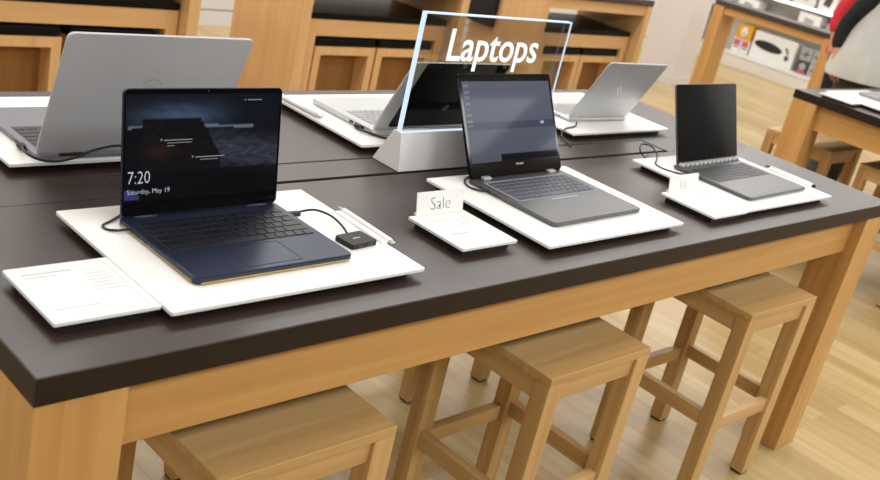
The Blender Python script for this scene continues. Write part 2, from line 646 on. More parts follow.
def picture_mesh(w, h, nx, ny, fn):
    """grid in XZ plane facing -Y whose corner colours hold a displayed picture"""
    me = bpy.data.meshes.new('display')
    vs = [((i / nx - 0.5) * w, 0, j / ny * h) for j in range(ny + 1) for i in range(nx + 1)]
    fs = [(j * (nx + 1) + i, j * (nx + 1) + i + 1, (j + 1) * (nx + 1) + i + 1, (j + 1) * (nx + 1) + i) for j in range(ny) for i in range(nx)]
    me.from_pydata(vs, [], fs)
    at = me.color_attributes.new('picture', 'FLOAT_COLOR', 'POINT')
    for j in range(ny + 1):
        for i in range(nx + 1):
            c = fn(i / nx, j / ny)
            at.data[j * (nx + 1) + i].color = (c[0], c[1], c[2], 1)
    me.materials.append(DISPLAY)
    return me


def make_laptop(label, loc, rz, w, d, L, tilt, body, lidm, keym, well=None, bt=0.013, lt=0.006, bezel=BLKGLOSS,
                edge=None, screen=None, bz=(0.012, 0.012, 0.014, 0.02), pad_x=0.0, back=0.012, lidw=None, kd=0.105, ky=-0.085, kw=None, lid_r=0.01):
    """hinge on the local X axis; user sits on -Y; loc is on the board under the hinge"""
    loc = kx(loc)
    w, d, L = w * K, d * K, L * K
    t = thing('laptop', label, 'laptop', loc, rz, 'laptops on display')
    lidw = lidw or w
    kw = kw * K if kw else None
    cy = (back - d) / 2
    b = MB().slab(w, d + back, bt - 0.002, 0.012, 0.002, cy=cy, z=0.002).build('base', body, t)
    ft = MB()
    for sx in (-1, 1):
        ft.box(sx * (w / 2 - 0.04) - 0.02, sx * (w / 2 - 0.04) + 0.02, -d + 0.03, -d + 0.038, 0, 0.002)
        ft.box(sx * (w / 2 - 0.04) - 0.02, sx * (w / 2 - 0.04) + 0.02, -0.02, -0.012, 0, 0.002)
    ft.build('base_feet', BLACK, b)
    kw = kw or w - 0.045
    if well is not None:
        MB().slab(kw + 0.012, kd + 0.008, 0.0003, 0.003, 0, cy=ky, z=bt).build('key_well', well, t)
    key_rows(kw, kd, gap=0.0036 if well is not None else 0.0028).xf(Matrix.Translation((0, ky, bt + 0.0002))).build('keyboard_keys', keym, t)
    pw, pd = w * 0.34, min(0.075, d + ky - kd / 2 - 0.02)
    pc = (ky - kd / 2 - d) / 2 + 0.002
    tp = MB()
    tp.slab(pw, pd, 0.00008, 0.003, 0, cx=pad_x, cy=pc, z=bt)
    touch = tp.build('touchpad', body, t)
    ln = MB() if body is NAVY else None
    e = 0.0003
    x0, x1, y0, y1 = pad_x - pw / 2, pad_x + pw / 2, pc - pd / 2, pc + pd / 2
    if ln is not None:
        ln.box(x0, x1, y0, y0 + e, bt, bt + .0005).box(x0, x1, y1 - e, y1, bt, bt + .0005).box(x0, x0 + e, y0, y1, bt, bt + .0005).box(x1 - e, x1, y0, y1, bt, bt + .0005)
        ln.build('pad_outline', keym, touch)
    if edge is not None:
        m = MB()
        m.box(-w / 2 + 0.010, w / 2 - 0.010, -d - 0.0008, -d + 0.002, 0.0030, 0.0060, 0.0006)
        m.build('front_edge', edge, t)
        MB().box(-w / 2 - 0.0006, -w / 2 + 0.001, -d + 0.012, -0.004, 0.0042, 0.0058).build('side_edge', edge, t)
    # ports on both sides
    pm = MB()
    for y in (-0.035, -0.055, -0.078):
        pm.box(-w / 2 - 0.0006, -w / 2 + 0.002, y - 0.007, y + 0.007, 0.005, bt - 0.004)
        pm.box(w / 2 - 0.002, w / 2 + 0.0006, y - 0.007, y + 0.007, 0.005, bt - 0.004)
    pm.build('port', BLACK, t)
    # lid: built upright in the XZ plane, then leaned
    M = Matrix.Translation((0, 0, bt + 0.001)) @ Matrix.Rotation(-tilt, 4, 'X')
    S = Matrix.Rotation(PI / 2, 4, 'X')
    lid = MB().slab(lidw, L, lt, lid_r, 0.0012, cy=L / 2, z=-lt).xf(M @ S).build('lid', lidm, t)
    bl, br, btp, bbm = bz
    MB().slab(lidw - 0.003, L - 0.004, 0.0006, max(0.003, lid_r - 0.002), 0.0, cy=L / 2 + 0.0005, z=0).xf(M @ S).build('bezel', bezel, lid)
    sw, sh = lidw - bl - br, L - btp - bbm
    if screen is not None:
        me = picture_mesh(sw, sh, 96, 64, screen)
    else:
        me = None
    if me is not None:
        o = bpy.data.objects.new('display', me)
        C.objects.link(o)
        me.transform(M @ Matrix.Translation(((bl - br) / 2, -0.0008, bbm)))
        o.parent = lid
    else:
        MB().slab(sw, sh, 0.0002, 0.001, 0, cx=(bl - br) / 2, cy=bbm + sh / 2, z=0.0007).xf(M @ S).build('display', BLKGLOSS, lid)
    MB().ball((0, L - btp / 2, 0.0007), 0.0018, 0.0018, 0.0004, 8, 6).xf(M @ S).build('webcam', KEYB, lid)
    for sx in (-1, 1):
        pts = [(sx * lidw * 0.36 - 0.022, 0.002, bt - 0.001), (sx * lidw * 0.36 + 0.022, 0.002, bt - 0.001)]
        MB().tube(pts, 0.0045, 10, 1).build('hinge', lidm, t)
    t['_'] = 0
    del t['_']
    return t, lid, M @ S, (lidw, L, lt)


def mixc(a, b, t):
    t = max(0.0, min(1.0, t))
    return tuple(x + (y - x) * t for x, y in zip(a, b))


def L3(r, g, b):
    return (lin(r), lin(g), lin(b))


def hsh(x, y):
    return 0.5 + 0.5 * math.sin(x * 12.9 + 4.1 * math.sin(y * 7.3)) * math.cos(y * 9.7 + 2.3 * math.sin(x * 5.1))


def lock_screen(u, v):
    c = (0.0015, 0.0015, 0.002)
    hz = 0.70 + 0.015 * math.sin(u * 6)
    if v > hz:                                          # night sky, bluish with pale cloud
        k = math.exp(-((u - 0.34) / 0.24) ** 2) * math.exp(-((v - 0.80) / 0.10) ** 2)
        c = mixc(L3(15, 19, 27), L3(64, 82, 104), k * (0.7 + 0.5 * hsh(u * 2, v * 2)))
        if u > 0.62:
            c = mixc(c, L3(12, 15, 26), (u - 0.62) * 4)
    else:
        wet = math.exp(-((v - 0.42 - (0.80 - u) * 0.25) / 0.16) ** 2) * (1 if u > 0.52 else 0)
        c = mixc(L3(8, 9, 12), L3(60, 63, 78), wet * (0.35 + 0.8 * hsh(u * 3.1, v * 5.0)))
    # pale line on the horizon
    if abs(v - hz + 0.004 + 0.02 * max(0, (u - 0.8))) < 0.012 and 0.02 < u < 0.82:
        c = mixc(c, L3(112, 120, 138), 0.75)
    # the headland: black rock with a flat top
    top = 0.775 - 0.25 * max(0, u - 0.44) ** 1.0 if u < 0.46 else 0.77 - 2.6 * (u - 0.46)
    if u > 0.10 and v < min(top, 0.775) and u < 0.60 and v > 0.02:
        c = mixc(L3(10, 9, 10), L3(26, 22, 20), hsh(u * 4, v * 4) * 0.6)
    if u <= 0.10 and v < 0.64:
        c = L3(9, 9, 11)
    warm = math.exp(-((u - 0.2) / 0.08) ** 2 - ((v - 0.47) / 0.06) ** 2)
    c = mixc(c, L3(54, 34, 20), warm * 0.6)
    if v < 0.28:
        c = mixc(c, L3(5, 5, 7), 0.8)
    # reflection-like violet glow strip of the picture's lower corner
    if u < 0.09 and 0.02 < v < 0.11 and u < 0.10 - (v - 0.02) * 0.5:
        c = mixc(c, L3(66, 60, 120), 0.8)
    return c


def desk_screen(u, v):
    c = mixc(L3(82, 85, 100), L3(98, 101, 116), v)
    c = mixc(c, L3(92, 96, 106), 0.35 * hsh(u * 2, v * 2))
    if 0.40 < v < 0.50:
        c = mixc(c, L3(62, 68, 86), 0.8)
    if v < 0.085 and u > 0.33:
        c = L3(16, 16, 18)
    if u < 0.065 and u > 0.02 and ((v * 14) % 1.0) < 0.4 and v > 0.45:
        c = mixc(c, L3(150, 156, 172), 0.5)
    if abs(u - 0.86) < 0.02 and abs(v - 0.455) < 0.016:
        c = L3(190, 194, 204)
    return c


R = math.radians
# navy laptop
t, lid, ML, dims = make_laptop('navy laptop with a gold edge showing a lock screen at 7:20', (0.993, 1.432, ZB), R(0.6), 0.322, 0.236, 0.219, R(10.0),
                               NAVY, NAVY, NAVYD, None, bt=0.0135, edge=GOLD, screen=lock_screen, bz=(0.004, 0.006, 0.010, 0.026), kd=0.118, ky=-0.080, kw=0.296)
fs = Matrix.Translation((0, 0, 0.0016))
white_txt = emit('screen_text_white', (0.75, 0.84, 0.95, 1), 0.75)
dim_txt = emit('screen_text_dim', (0.7, 0.72, 0.76, 1), 0.25)
MB().mesh(text_mesh('7:20', 0.031, 0, offset=-0.0006, sx=0.82), ML @ Matrix.Translation((-0.152, 0.058, 0.0016))).build('clock_text', white_txt, lid)
MB().mesh(text_mesh('Saturday, May 19', 0.0118, 0, offset=-0.0002), ML @ Matrix.Translation((-0.152, 0.040, 0.0016))).build('date_text', white_txt, lid)
cm = MB()
for (x, y, w_, h_) in ((-.085, .129, .056, .0018), (-.078, .1245, .048, .0012), (-.078, .1195, .014, .0012), (-.022, .097, .060, .0018), (-.012, .0925, .036, .0012),
                       (-.091, .1295, .003, .003), (-.029, .0975, .003, .003), (.083, .196, .03, .0018), (.076, .196, .003, .002)):
    cm.box(x, x + w_, y, y + h_, 0.0014, 0.0017)
cm.xf(ML).build('notice_lettering', dim_txt, lid)

# dark grey convertible with lit screen
t, lid, ML, dims = make_laptop('dark grey convertible laptop with lit blue-grey screen, in front of the lit sign', (1.899, 1.462, ZB), R(1.6), 0.347, 0.256, 0.246, R(28.0),
                               GREYM, BLKGLOSS, KEYG, KEYWELL, bt=0.0115, lt=0.006, screen=desk_screen, bz=(0.010, 0.010, 0.018, 0.036), kd=0.106, ky=-0.078, kw=0.300, lidw=0.350)
for sx in (-1, 1):
    lo = MB()
    lo.box(sx * 0.125 - 0.014, sx * 0.125 + 0.014, -0.010, 0.008, 0.010, 0.017, 0.002)
    lo.build('hinge_cover', SILVERL, t)
MB().slab(0.10, 0.0022, 0.0004, 0.0008, 0, cy=-0.146, z=0.0117).build('pad_edge', SILVERL, t)
bm_ = MB()
for k in range(4):
    bm_.box(-0.004 + k * 0.0075, -0.0005 + k * 0.0075, 0.024, 0.0285, 0.0008, 0.0012)
bm_.xf(ML).build('bezel_marking', INK, lid)

# small grey laptop with black screen
t, lid, ML, dims = make_laptop('small grey laptop with black screen and watchband hinge near the right end', (2.735, 1.425, ZB), R(1.8), 0.362, 0.240, 0.232, R(21.0),
                               GREYM, GREYM, KEYG, None, bt=0.011, lt=0.005, screen=None, bz=(0.008, 0.008, 0.010, 0.012), kd=0.098, ky=-0.078, kw=0.318, back=0.016)
hb = MB()
for k in range(14):
    x = -0.165 + k * 0.0254
    hb.box(x - 0.0095, x + 0.0095, -0.012, 0.010, 0.010, 0.020, 0.003)
hb.build('watchband_hinge_pattern', SILVERL, t)

# big grey laptop seen from behind
t, lid, ML, dims = make_laptop('large grey laptop seen from behind on the far side, behind the navy laptop', (1.018, 1.752, ZB), PI, 0.386, 0.262, 0.272, R(19.0),
                               DECK, LIDG, KEYB, None, bt=0.0115, lt=0.006, screen=None, kd=0.120, ky=-0.082, kw=0.356, lid_r=0.012)
lg = MB()
for k in range(40):
    a = 2 * PI * k / 40
    if abs(math.cos(a)) < 0.93:
        q = Matrix.Translation((math.cos(a) * 0.021, 0.152 + math.sin(a) * 0.021, -0.0062)) @ Matrix.Rotation(a, 4, 'Z')
        lg.box(-0.0012, 0.0012, -0.0019, 0.0019, -0.0003, 0.0003, mat=q)
for x, l in ((-.006, .02), (0.003, .02)):
    q = Matrix.Translation((x, 0.152, -0.0062)) @ Matrix.Rotation(-0.25, 4, 'Z')
    lg.box(-0.0011, 0.0011, -l / 2 - .004, l / 2, -0.0003, 0.0003, mat=q)
lg.xf(ML).build('lid_logo', LOGOM, lid)
MB().box(0.10, 0.15, 0.006, 0.0125, 0.006, 0.012, 0.001).build('hinge_slot', KEYB, t)

# laptop behind the sign: silver, with most of the lid back black
t, lid, ML, dims = make_laptop('laptop with a mostly black lid standing behind the lit sign', (1.878, 1.795, ZB), PI, 0.352, 0.25, 0.226, R(25.6),
                               SILVERL, SILVERL, KEYS, None, bt=0.016, lt=0.006, screen=None, kd=0.105, ky=-0.085, kw=0.300)
MB().slab(0.298, 0.214, 0.0006, 0.008, 0.0, cx=-0.016, cy=0.118, z=-0.0068).xf(ML).build('lid_black_area', BLKGLOSS, lid)
MB().ball((-0.03, 0.075, -0.0069), 0.011, 0.011, 0.0008, 16, 8).xf(ML).build('lid_logo', GREYM, lid)

# silver laptop at the far right
t, lid, ML, dims = make_laptop('silver laptop seen from behind on the far side, beyond the lit sign', (2.708, 1.838, ZB), PI + R(-2), 0.300, 0.225, 0.232, R(26.0),
                               SILVERL, SILVERL, KEYS, None, bt=0.011, lt=0.005, screen=None, kd=0.1, ky=-0.08, kw=0.26, lid_r=0.014)
lg = MB()
for k, (x, y) in enumerate(((0, .125), (0.008, .118))):
    q = Matrix.Translation((x, y, -0.0053)) @ Matrix.Rotation(-0.7, 4, 'Z')
    lg.box(-0.0022, 0.0022, -0.016, 0.016, -0.0003, 0.0003, mat=q)
lg.xf(ML).build('lid_logo', WHITE, lid)

# laptop on the next table
t, lid, ML, dims = make_laptop('grey laptop on the table by the people', (5.38, 1.83, ZB), PI, 0.30, 0.225, 0.21, R(12.0),
                               SILVER, SILVER, KEYB, None, bt=0.014, lt=0.005, screen=None, kd=0.1, ky=-0.08, kw=0.26)

# ------------------------------------------------------------------ lit sign
SXL, SXR, SYG = 1.622, 2.150, 1.618
sg = thing('laptops_sign', 'lit clear sign reading Laptops on a silver wedge base', 'sign', (0, 0, TH))
W0, W1 = 1.622, 2.156
prof = [(1.600, 0.0), (1.608, 0.094), (1.634, 0.094), (1.697, 0.0)]
MB().loft([[(W0 + (0.008 if z < .01 else -.002), y, z) for y, z in prof], [(W1 + (-0.004 if z < .01 else 0), y, z) for y, z in prof]]).build('base', SIGNM, sg)
for f in sg.children[0].data.polygons:
    f.use_smooth = False
gz0, gz1 = 0.094, 0.376
MB().box(SXL + 0.0025, SXR - 0.0025, SYG - 0.005, SYG + 0.007, gz0, gz1 - 0.003).build('acrylic_panel', ACRYL, sg)
MB().box(SXL - 0.0005, SXL + 0.0025, SYG - 0.0055, SYG + 0.0075, gz0, gz1).build('lit_edge', GLOW, sg)
MB().box(SXR - 0.0025, SXR + 0.0005, SYG - 0.0055, SYG - 0.0015, gz0, gz1).build('lit_edge', GLOW, sg)
MB().box(SXL + 0.0025, SXR - 0.0025, SYG - 0.0055, SYG + 0.0075, gz1 - 0.003, gz1).build('lit_edge', GLOW, sg)
MB().box(SXL + 0.002, SXR - 0.002, SYG - 0.009, SYG - 0.006, gz0, gz0 + 0.004).build('lit_edge', GLOW, sg)
tm = text_mesh('Laptops', 0.108, 0.0006, 'LEFT', 0.0010)
xs = [v.co.x for v in tm.vertices]
k = 0.322 / (max(xs) - min(xs))
tm.transform(Matrix.Diagonal((k, 1, 1, 1)))
mnx = min(v.co.x for v in tm.vertices)
MB().mesh(tm, Matrix.Translation((1.716 - mnx, SYG - 0.0062, 0.268)) @ RXF).build('lettering', LETTER, sg)


# ------------------------------------------------------------------ cables, hub, styluses
def cable(pts, r, label, name='charging_cable'):
    o = MB().tube([kx(p) for p in pts], r, 8, 6).build(name, CABLE)
    return tag(o, label, 'cable')


zc = ZB + 0.0024
hubt = thing('usb_hub', 'black square hub on the white board right of the navy laptop', 'hub', kx((1.2155, 1.262, ZB)), R(6))
MB().slab(0.066, 0.048, 0.0105, 0.005, 0.0015).build('case', BLACK, hubt)
pt = MB()
for x in (-0.012, 0.014):
    pt.box(x - 0.006, x + 0.006, -0.0246, -0.023, 0.003, 0.0075)
pt.build('port', KEYG, hubt)
MB().box(-0.010, 0.008, -0.002, 0.001, 0.0105, 0.0107).build('top_mark', INK, hubt)
cb = cable([(1.167, 1.392, ZB + .008), (1.190, 1.395, ZB + .010), (1.214, 1.385, ZB + .014), (1.226, 1.352, ZB + .014), (1.224, 1.316, ZB + .010), (1.216, 1.290, ZB + .007)], 0.0023,
           'short black cable from the navy laptop to the black hub', 'hub_cable')
MB().box(1.1511, 1.1750, 1.3802, 1.3921, ZB + .003, ZB + .012, 0.002).build('plug', BLACK, cb)
cable([(0.838, 1.404, ZB + .007), (0.818, 1.408, zc + .002), (0.803, 1.421, zc), (0.805, 1.438, zc), (0.828, 1.452, zc), (0.860, 1.475, zc), (0.90, 1.505, zc), (0.92, 1.535, TH + .02), (0.925, 1.590, TH + .003)], 0.0022,
      'black cable looping behind the hinge of the navy laptop')
cb = cable([(0.824, 1.800, ZB + .008), (0.812, 1.775, ZB + .014), (0.803, 1.735, ZB + .018), (0.827, 1.724, ZB + .008), (0.862, 1.722, ZB + .005), (0.897, 1.722, ZB + .012), (0.929, 1.722, ZB + .024), (0.978, 1.718, ZB + .032), (1.03, 1.700, ZB + .024), (1.07, 1.68, ZB - .003), (1.10, 1.65, TH + .003)], 0.0024,
           'black cable curving in front of the large grey laptop')
MB().box(0.8126, 0.8265, 1.7825, 1.8044, ZB + .003, ZB + .012, 0.002).build('plug', BLACK, cb)
cable([(1.726, 1.400, ZB + .007), (1.712, 1.412, zc + .002), (1.705, 1.440, zc), (1.716, 1.466, zc), (1.745, 1.490, zc), (1.80, 1.507, zc), (1.83, 1.53, TH + .012), (1.86, 1.58, TH + .003)], 0.0024,
      'black cable looping round the left hinge of the lit-screen laptop')
cable([(2.555, 1.374, ZB + .006), (2.532, 1.384, zc), (2.514, 1.405, zc), (2.504, 1.440, zc), (2.522, 1.472, zc), (2.56, 1.494, zc + .002), (2.585, 1.515, zc + .01), (2.60, 1.545, ZB + .022), (2.575, 1.565, ZB + .024), (2.545, 1.548, ZB + .012), (2.56, 1.53, TH + .014), (2.62, 1.565, TH + .004), (2.66, 1.586, TH + .0026)], 0.0022,
      'black cable coiling beside the small black-screen laptop')
cb = cable([(1.696, 1.835, ZB + .008), (1.690, 1.815, zc + .004), (1.700, 1.795, zc + .003), (1.716, 1.770, zc + .001), (1.738, 1.750, zc), (1.760, 1.7245, ZB - .006), (1.775, 1.712, TH + .003)], 0.0028,
           'black cable at the left of the laptop behind the sign')
MB().box(1.6829, 1.6958, 1.8183, 1.8422, ZB + .003, ZB + .013, 0.002).build('plug', BLACK, cb)
cable([(2.556, 1.80, ZB + .008), (2.530, 1.785, zc), (2.480, 1.775, zc), (2.455, 1.768, ZB), (2.43, 1.752, TH + .010), (2.412, 1.715, TH + .005), (2.395, 1.684, TH + .0028)], 0.0026,
      'black cable dropping off the board of the silver far laptop')


def make_stylus(label, loc, rz, ink):
    t = thing('stylus', label, 'stylus', kx(loc), rz, 'styluses in holders beside the laptops')
    b = MB().tube([(0, -0.078, 0.008), (0, 0.070, 0.008)], 0.0066, 12, 1).build('barrel', SIGNM if ink == 0 else WHITE, t)
    MB().tube([(0, 0.070, 0.008), (0, 0.080, 0.008), (0, 0.088, 0.008)], [0.0046, 0.003, 0.0012], 10, 2).build('tip', SILVERL if ink == 0 else BLACK, t)
    MB().tube([(0, -0.078, 0.008), (0, -0.088, 0.008)], 0.0046, 12, 1).build('end_cap', SILVERL if ink == 0 else BLACK, t)
    MB().box(-0.022, -0.0085, -0.080, 0.070, 0.0, 0.010, 0.001).build('holder', WHITE, t)
    return t


sa = make_stylus('silver stylus in a holder at the board edge beside the black hub', (1.289, 1.322, ZB - 0.006), R(-2), 0)
sb = make_stylus('white stylus with black ends beside the small black-screen laptop', (3.012, 1.290, ZB - 0.006), R(-2), 1)
sc = make_stylus('pale stylus in a holder by the laptop behind the sign', (1.632, 2.00, ZB + 0.0005), R(182), 0)

# ------------------------------------------------------------------ background benches
BYF = 4.23


def small_table(x0, x1, label):
    t = thing('small_table', label, 'table', (x0, BYF, 0), 0, 'tables along the back of the shop')
    w, d = x1 - x0, 0.62
    MB().box(0, w, 0, d, 0.857, 0.90, 0.002).build('tabletop', TOP, t)
    for x in (0, w - 0.062):
        MB().box(x, x + 0.062, 0.002, d - 0.002, 0, 0.857, 0.002).build('side_panel', BZ, t)
    MB().box(0.062, w - 0.062, 0.012, 0.032, 0.785, 0.857).build('apron', BX, t)
    MB().box(0.062, w - 0.062, d - 0.032, d - 0.012, 0.735, 0.857).build('apron', BX, t)
    return t


def low_table(x0, x1, label):
    t = thing('low_table', label, 'table', (x0, BYF + 0.07, 0), 0, 'low tables pushed under the tall ones')
    w, d = x1 - x0, 0.50
    MB().box(0, w, 0, d, 0.607, 0.642, 0.003).build('tabletop', CUSHION, t)
    for x in (0, w - 0.06):
        for y in (0.004, d - 0.064):
            MB().box(x, x + 0.06, y, y + 0.06, 0, 0.607, 0.002).build('leg', BZ, t)
    MB().box(0.06, w - 0.06, 0.004, 0.026, 0.515, 0.607).build('apron', BX, t)
    MB().box(0.06, w - 0.06, d - 0.026, d - 0.004, 0.515, 0.607).build('apron', BX, t)
    return t


def cushion_stool(x0, w, label, first=None):
    if first is not None:
        o = dup(first, label, (x0, BYF + 0.085, 0))
        return o
    t = thing('cushioned_stool', label, 'stool', (x0, BYF + 0.085, 0), 0, 'box stools with black cushions under the low tables')
    d = 0.40
    MB().box(0.004, w - 0.004, 0.002, d, 0.452, 0.502, 0.012, 3).build('cushion', CUSHION, t)
    f = MB()
    f.box(0, 0.045, 0, d, 0, 0.452).box(w - 0.045, w, 0, d, 0, 0.452)
    f.box(0.045, w - 0.045, 0, d, 0.405, 0.452).box(0.045, w - 0.045, 0, 0.03, 0, 0.05)
    f.build('frame', BZ, t)
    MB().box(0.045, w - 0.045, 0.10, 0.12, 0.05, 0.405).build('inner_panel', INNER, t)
    return t


small_table(1.51, 2.75, 'tall table with black top above the low table at the back left')
small_table(3.36, 4.60, 'tall table with wide wooden end panel, back middle, behind the sign')
small_table(5.305, 6.545, 'tall table with black top beside the beige column')
low_table(1.60, 2.735 - 0.055, 'low black-topped table under the tall table at the back left')
low_table(3.475, 4.515, 'low black-topped table behind the sign, under the middle tall table')
low_table(5.44, 6.46, 'low black-topped table under the tall table nearest the beige column')
cs = cushion_stool(1.675, 0.44, 'box stool with black cushion, at the left edge of the shop view')
cushion_stool(2.145, 0.44, 'box stool with black cushion, seen above the large grey laptop', cs)
cushion_stool(3.555, 0.44, 'box stool with black cushion, next to the wide wooden end panel', cs)
cushion_stool(4.012, 0.44, 'box stool with black cushion, just left of the lit sign', cs)
cushion_stool(5.505, 0.44, 'box stool with black cushion, just right of the lit sign', cs)
cushion_stool(5.955, 0.44, 'box stool with black cushion, above the silver far laptop', cs)

hb = thing('hanging_bag', 'flat black bag hanging on a wooden table end panel above the lit sign', 'bag', (5.275, 4.725, 0.545))
MB().box(-0.022, 0.024, -0.12, 0.12, 0, 0.27, 0.01).build('body', DARKC, hb)
MB().tube([(0.01, -0.07, 0.26), (0.012, -0.05, 0.292), (0.012, 0.05, 0.292), (0.01, 0.07, 0.26)], 0.007, 8, 4).build('strap', DARKC, hb)
MB().tube([(0.030, 0, 0.285), (0.005, 0, 0.283), (-0.004, 0, 0.296)], 0.004, 8, 4).build('hook', SILVER, hb)

# ------------------------------------------------------------------ table in front of the wall shelf
t = thing('side_table', 'light-wood console table with black top in front of the white wall shelf', 'table', (8.10, 3.50, 0))
MB().box(0, 0.25, 0, 1.145, 0.862, 0.905, 0.002).build('tabletop', TOP, t)
for y in (0.0, 1.045):
    MB().box(0.002, 0.235, y + 0.002, y + 0.098, 0, 0.862, 0.002).build('side_panel', WZ, t)
MB().box(0.02, 0.042, 0.10, 1.045, 0.80, 0.862).build('apron', WY, t)
MB().box(0.205, 0.227, 0.10, 1.045, 0.80, 0.862).build('apron', WY, t)

# ------------------------------------------------------------------ white wall shelf with goods
sh = thing('product_shelf', 'white product shelf along the far wall with a bright light strip', 'shelf', (10.75, 0, 0))
SY0, SY1 = 2.4, 6.42
MB().box(0, 0.85, SY0, SY1, 0, 0.118, 0.002).build('plinth', SHELFM, sh)
MB().box(0.012, 0.85, SY0, SY1, 0.124, 0.150, 0.002).build('shelf_board', SHELFM, sh)
MB().box(0.06, 0.85, SY0, SY1, 0.118, 0.124).build('shadow_gap', BLACK, sh)
MB().box(0.50, 0.53, SY0, SY1, 0.15, 2.2).build('back_panel', SHELFM, sh)
MB().box(0.10, 0.50, SY0, SY1, 0.60, 0.63, 0.002).build('shelf_board', SHELFM, sh)
MB().box(0.16, 0.50, SY0, SY1, 0.830, 0.855, 0.002).build('shelf_board', SHELFM, sh)
MB().box(0.145, 0.16, SY0, SY1, 0.827, 0.851).build('light_strip', STRIP, sh)
MB().box(0.10, 0.50, SY0, SY1, 1.35, 1.375, 0.002).build('shelf_board', SHELFM, sh)


def pack(name, label, cat, y0, y1, z0, z1, m, x=10.95, d=0.16, group=None):
    t = thing(name, label, cat, (x, (y0 + y1) / 2, z0), 0, group)
    w, h = y1 - y0, z1 - z0
    MB().box(0, d, -w / 2, w / 2, 0, h, 0.003).build('carton', m, t)
    return t, w, h


t, w, h = pack('keyboard_box', 'white carton printed with a black keyboard on the bottom shelf', 'box', 5.125, 5.66, 0.15, 0.455, PAPER)


def blob(pts, m, parent, name, th=0.0008):
    """flat printed shape on the -X face (points are y, z)"""
    b = MB()
    b.prism([(-y, z) for y, z in pts], 0, th)
    b.xf(Matrix.Translation((-th - 0.0002, 0, 0)) @ Matrix(((0, 0, 1, 0), (-1, 0, 0, 0), (0, 1, 0, 0), (0, 0, 0, 1))))
    return b.build(name, m, parent)


kb = []
for k in range(24):
    a = 2 * PI * k / 24
    kb.append((0.065 + 0.180 * math.cos(a) * (1 - 0.06 * math.sin(a)), 0.165 + 0.052 * math.sin(a) + 0.012 * math.cos(a)))
blob(kb, KEYB, t, 'printed_keyboard')
blob([(-0.135, 0.215), (-0.165, 0.215), (-0.205, 0.15), (-0.175, 0.15)], INKD, t, 'printed_number_pad')
blob([(-0.185 + 0.027 * math.cos(2 * PI * k / 14), 0.105 + 0.032 * math.sin(2 * PI * k / 14)) for k in range(14)], INKD, t, 'printed_mouse')
blob([(0.075, 0.235), (0.05, 0.235), (0.05, 0.222), (0.075, 0.222)], WHITE, t, 'printed_patch')

t, w, h = pack('yellow_box', 'yellow carton with a white figure shape, top of the pile at the shelf end', 'box', 5.70, 5.895, 0.31, 0.475, YELL)
blob([(0.0 + 0.04 * math.cos(2 * PI * k / 14), 0.085 + 0.055 * math.sin(2 * PI * k / 14)) for k in range(14)], PAPER, t, 'printed_figure')
blob([(0.012 * math.cos(2 * PI * k / 10), 0.062 + 0.016 * math.sin(2 * PI * k / 10)) for k in range(10)], INKD, t, 'printed_dot')
for i, (a, b_, lab) in enumerate(((5.80, 5.90, 'small pink and white pack under the yellow carton, nearer the table leg'), (5.69, 5.79, 'small pink and white pack under the yellow carton, nearer the keyboard carton'))):
    t, w, h = pack('small_pack', lab, 'box', a, b_, 0.15, 0.305, PAPER, group='small packs under the yellow carton')
    blob([(-.04, .075), (.04, .075), (.04, .145), (-.04, .145)], PINK, t, 'printed_panel')
    blob([(-.035, .05), (.03, .05), (.03, .064), (-.035, .064)], INKD, t, 'printed_bar')
G4 = 'small grey packs stacked at the near end of the bottom shelf'
for i, (a, b_, z0, z1, m, lab) in enumerate((
        (4.93, 5.065, 0.15, 0.292, INKD, 'dark lower pack beside the white keyboard carton'), (4.785, 4.92, 0.15, 0.292, PAPER, 'pale lower pack at the near end of the bottom shelf'),
        (4.93, 5.065, 0.297, 0.44, PAPER, 'pale upper pack resting on the dark pack'), (4.785, 4.92, 0.297, 0.44, PAPER, 'pale upper pack at the near end of the bottom shelf'))):
    t, w, h = pack('grey_pack', lab, 'box', a, b_, z0, z1, GREYP if m is PAPER else m, group=G4)
    if i == 0:
        blob([(0.04 * math.cos(2 * PI * k / 12), 0.08 + 0.04 * math.sin(2 * PI * k / 12)) for k in range(12)], GREYP, t, 'printed_disc')
        blob([(-.05, .008), (.05, .008), (.05, .035), (-.05, .035)], PINK, t, 'printed_panel')
    else:
        blob([(.045, .055), (-.04, .065), (-.045, .08), (.04, .075)], INKD, t, 'printed_device')
        blob([(.006, .03), (-.006, .03), (-.012, .115), (.0, .115)], INKD, t, 'printed_stand')
# goods on the middle and top shelves
ups = [('grey cable pack on the middle shelf behind the table top, far end', 5.72, 5.98, .63, .76, 0), ('flat grey device on the middle shelf behind the table top', 5.30, 5.58, .63, .68, 1),
       ('white carton on the middle shelf under the light strip', 4.96, 5.22, .63, .79, 0), ('grey headset pack on the middle shelf, near end', 4.62, 4.88, .63, .74, 1)]
for lab, a, b_, z0, z1, kind in ups:
    t, w, h = pack('shelf_pack', lab, 'box', a, b_, z0, z1, PAPER if kind == 0 else GREYP, x=10.93, d=0.18, group='goods on the middle shelf')
    blob([(.06, h * .3), (-.05, h * .35), (-.06, h * .6), (.05, h * .7)], GREYP if kind == 0 else INKD, t, 'printed_device')
ups = [('white carton with a dark mark on the top shelf above the light strip', 4.86, 5.06, 0), ('pale grey carton on the top shelf above the light strip', 5.10, 5.36, 1),
       ('white carton on the top shelf nearest the person', 4.56, 4.80, 0), ('pale carton at the far end of the top shelf', 5.42, 5.70, 1)]
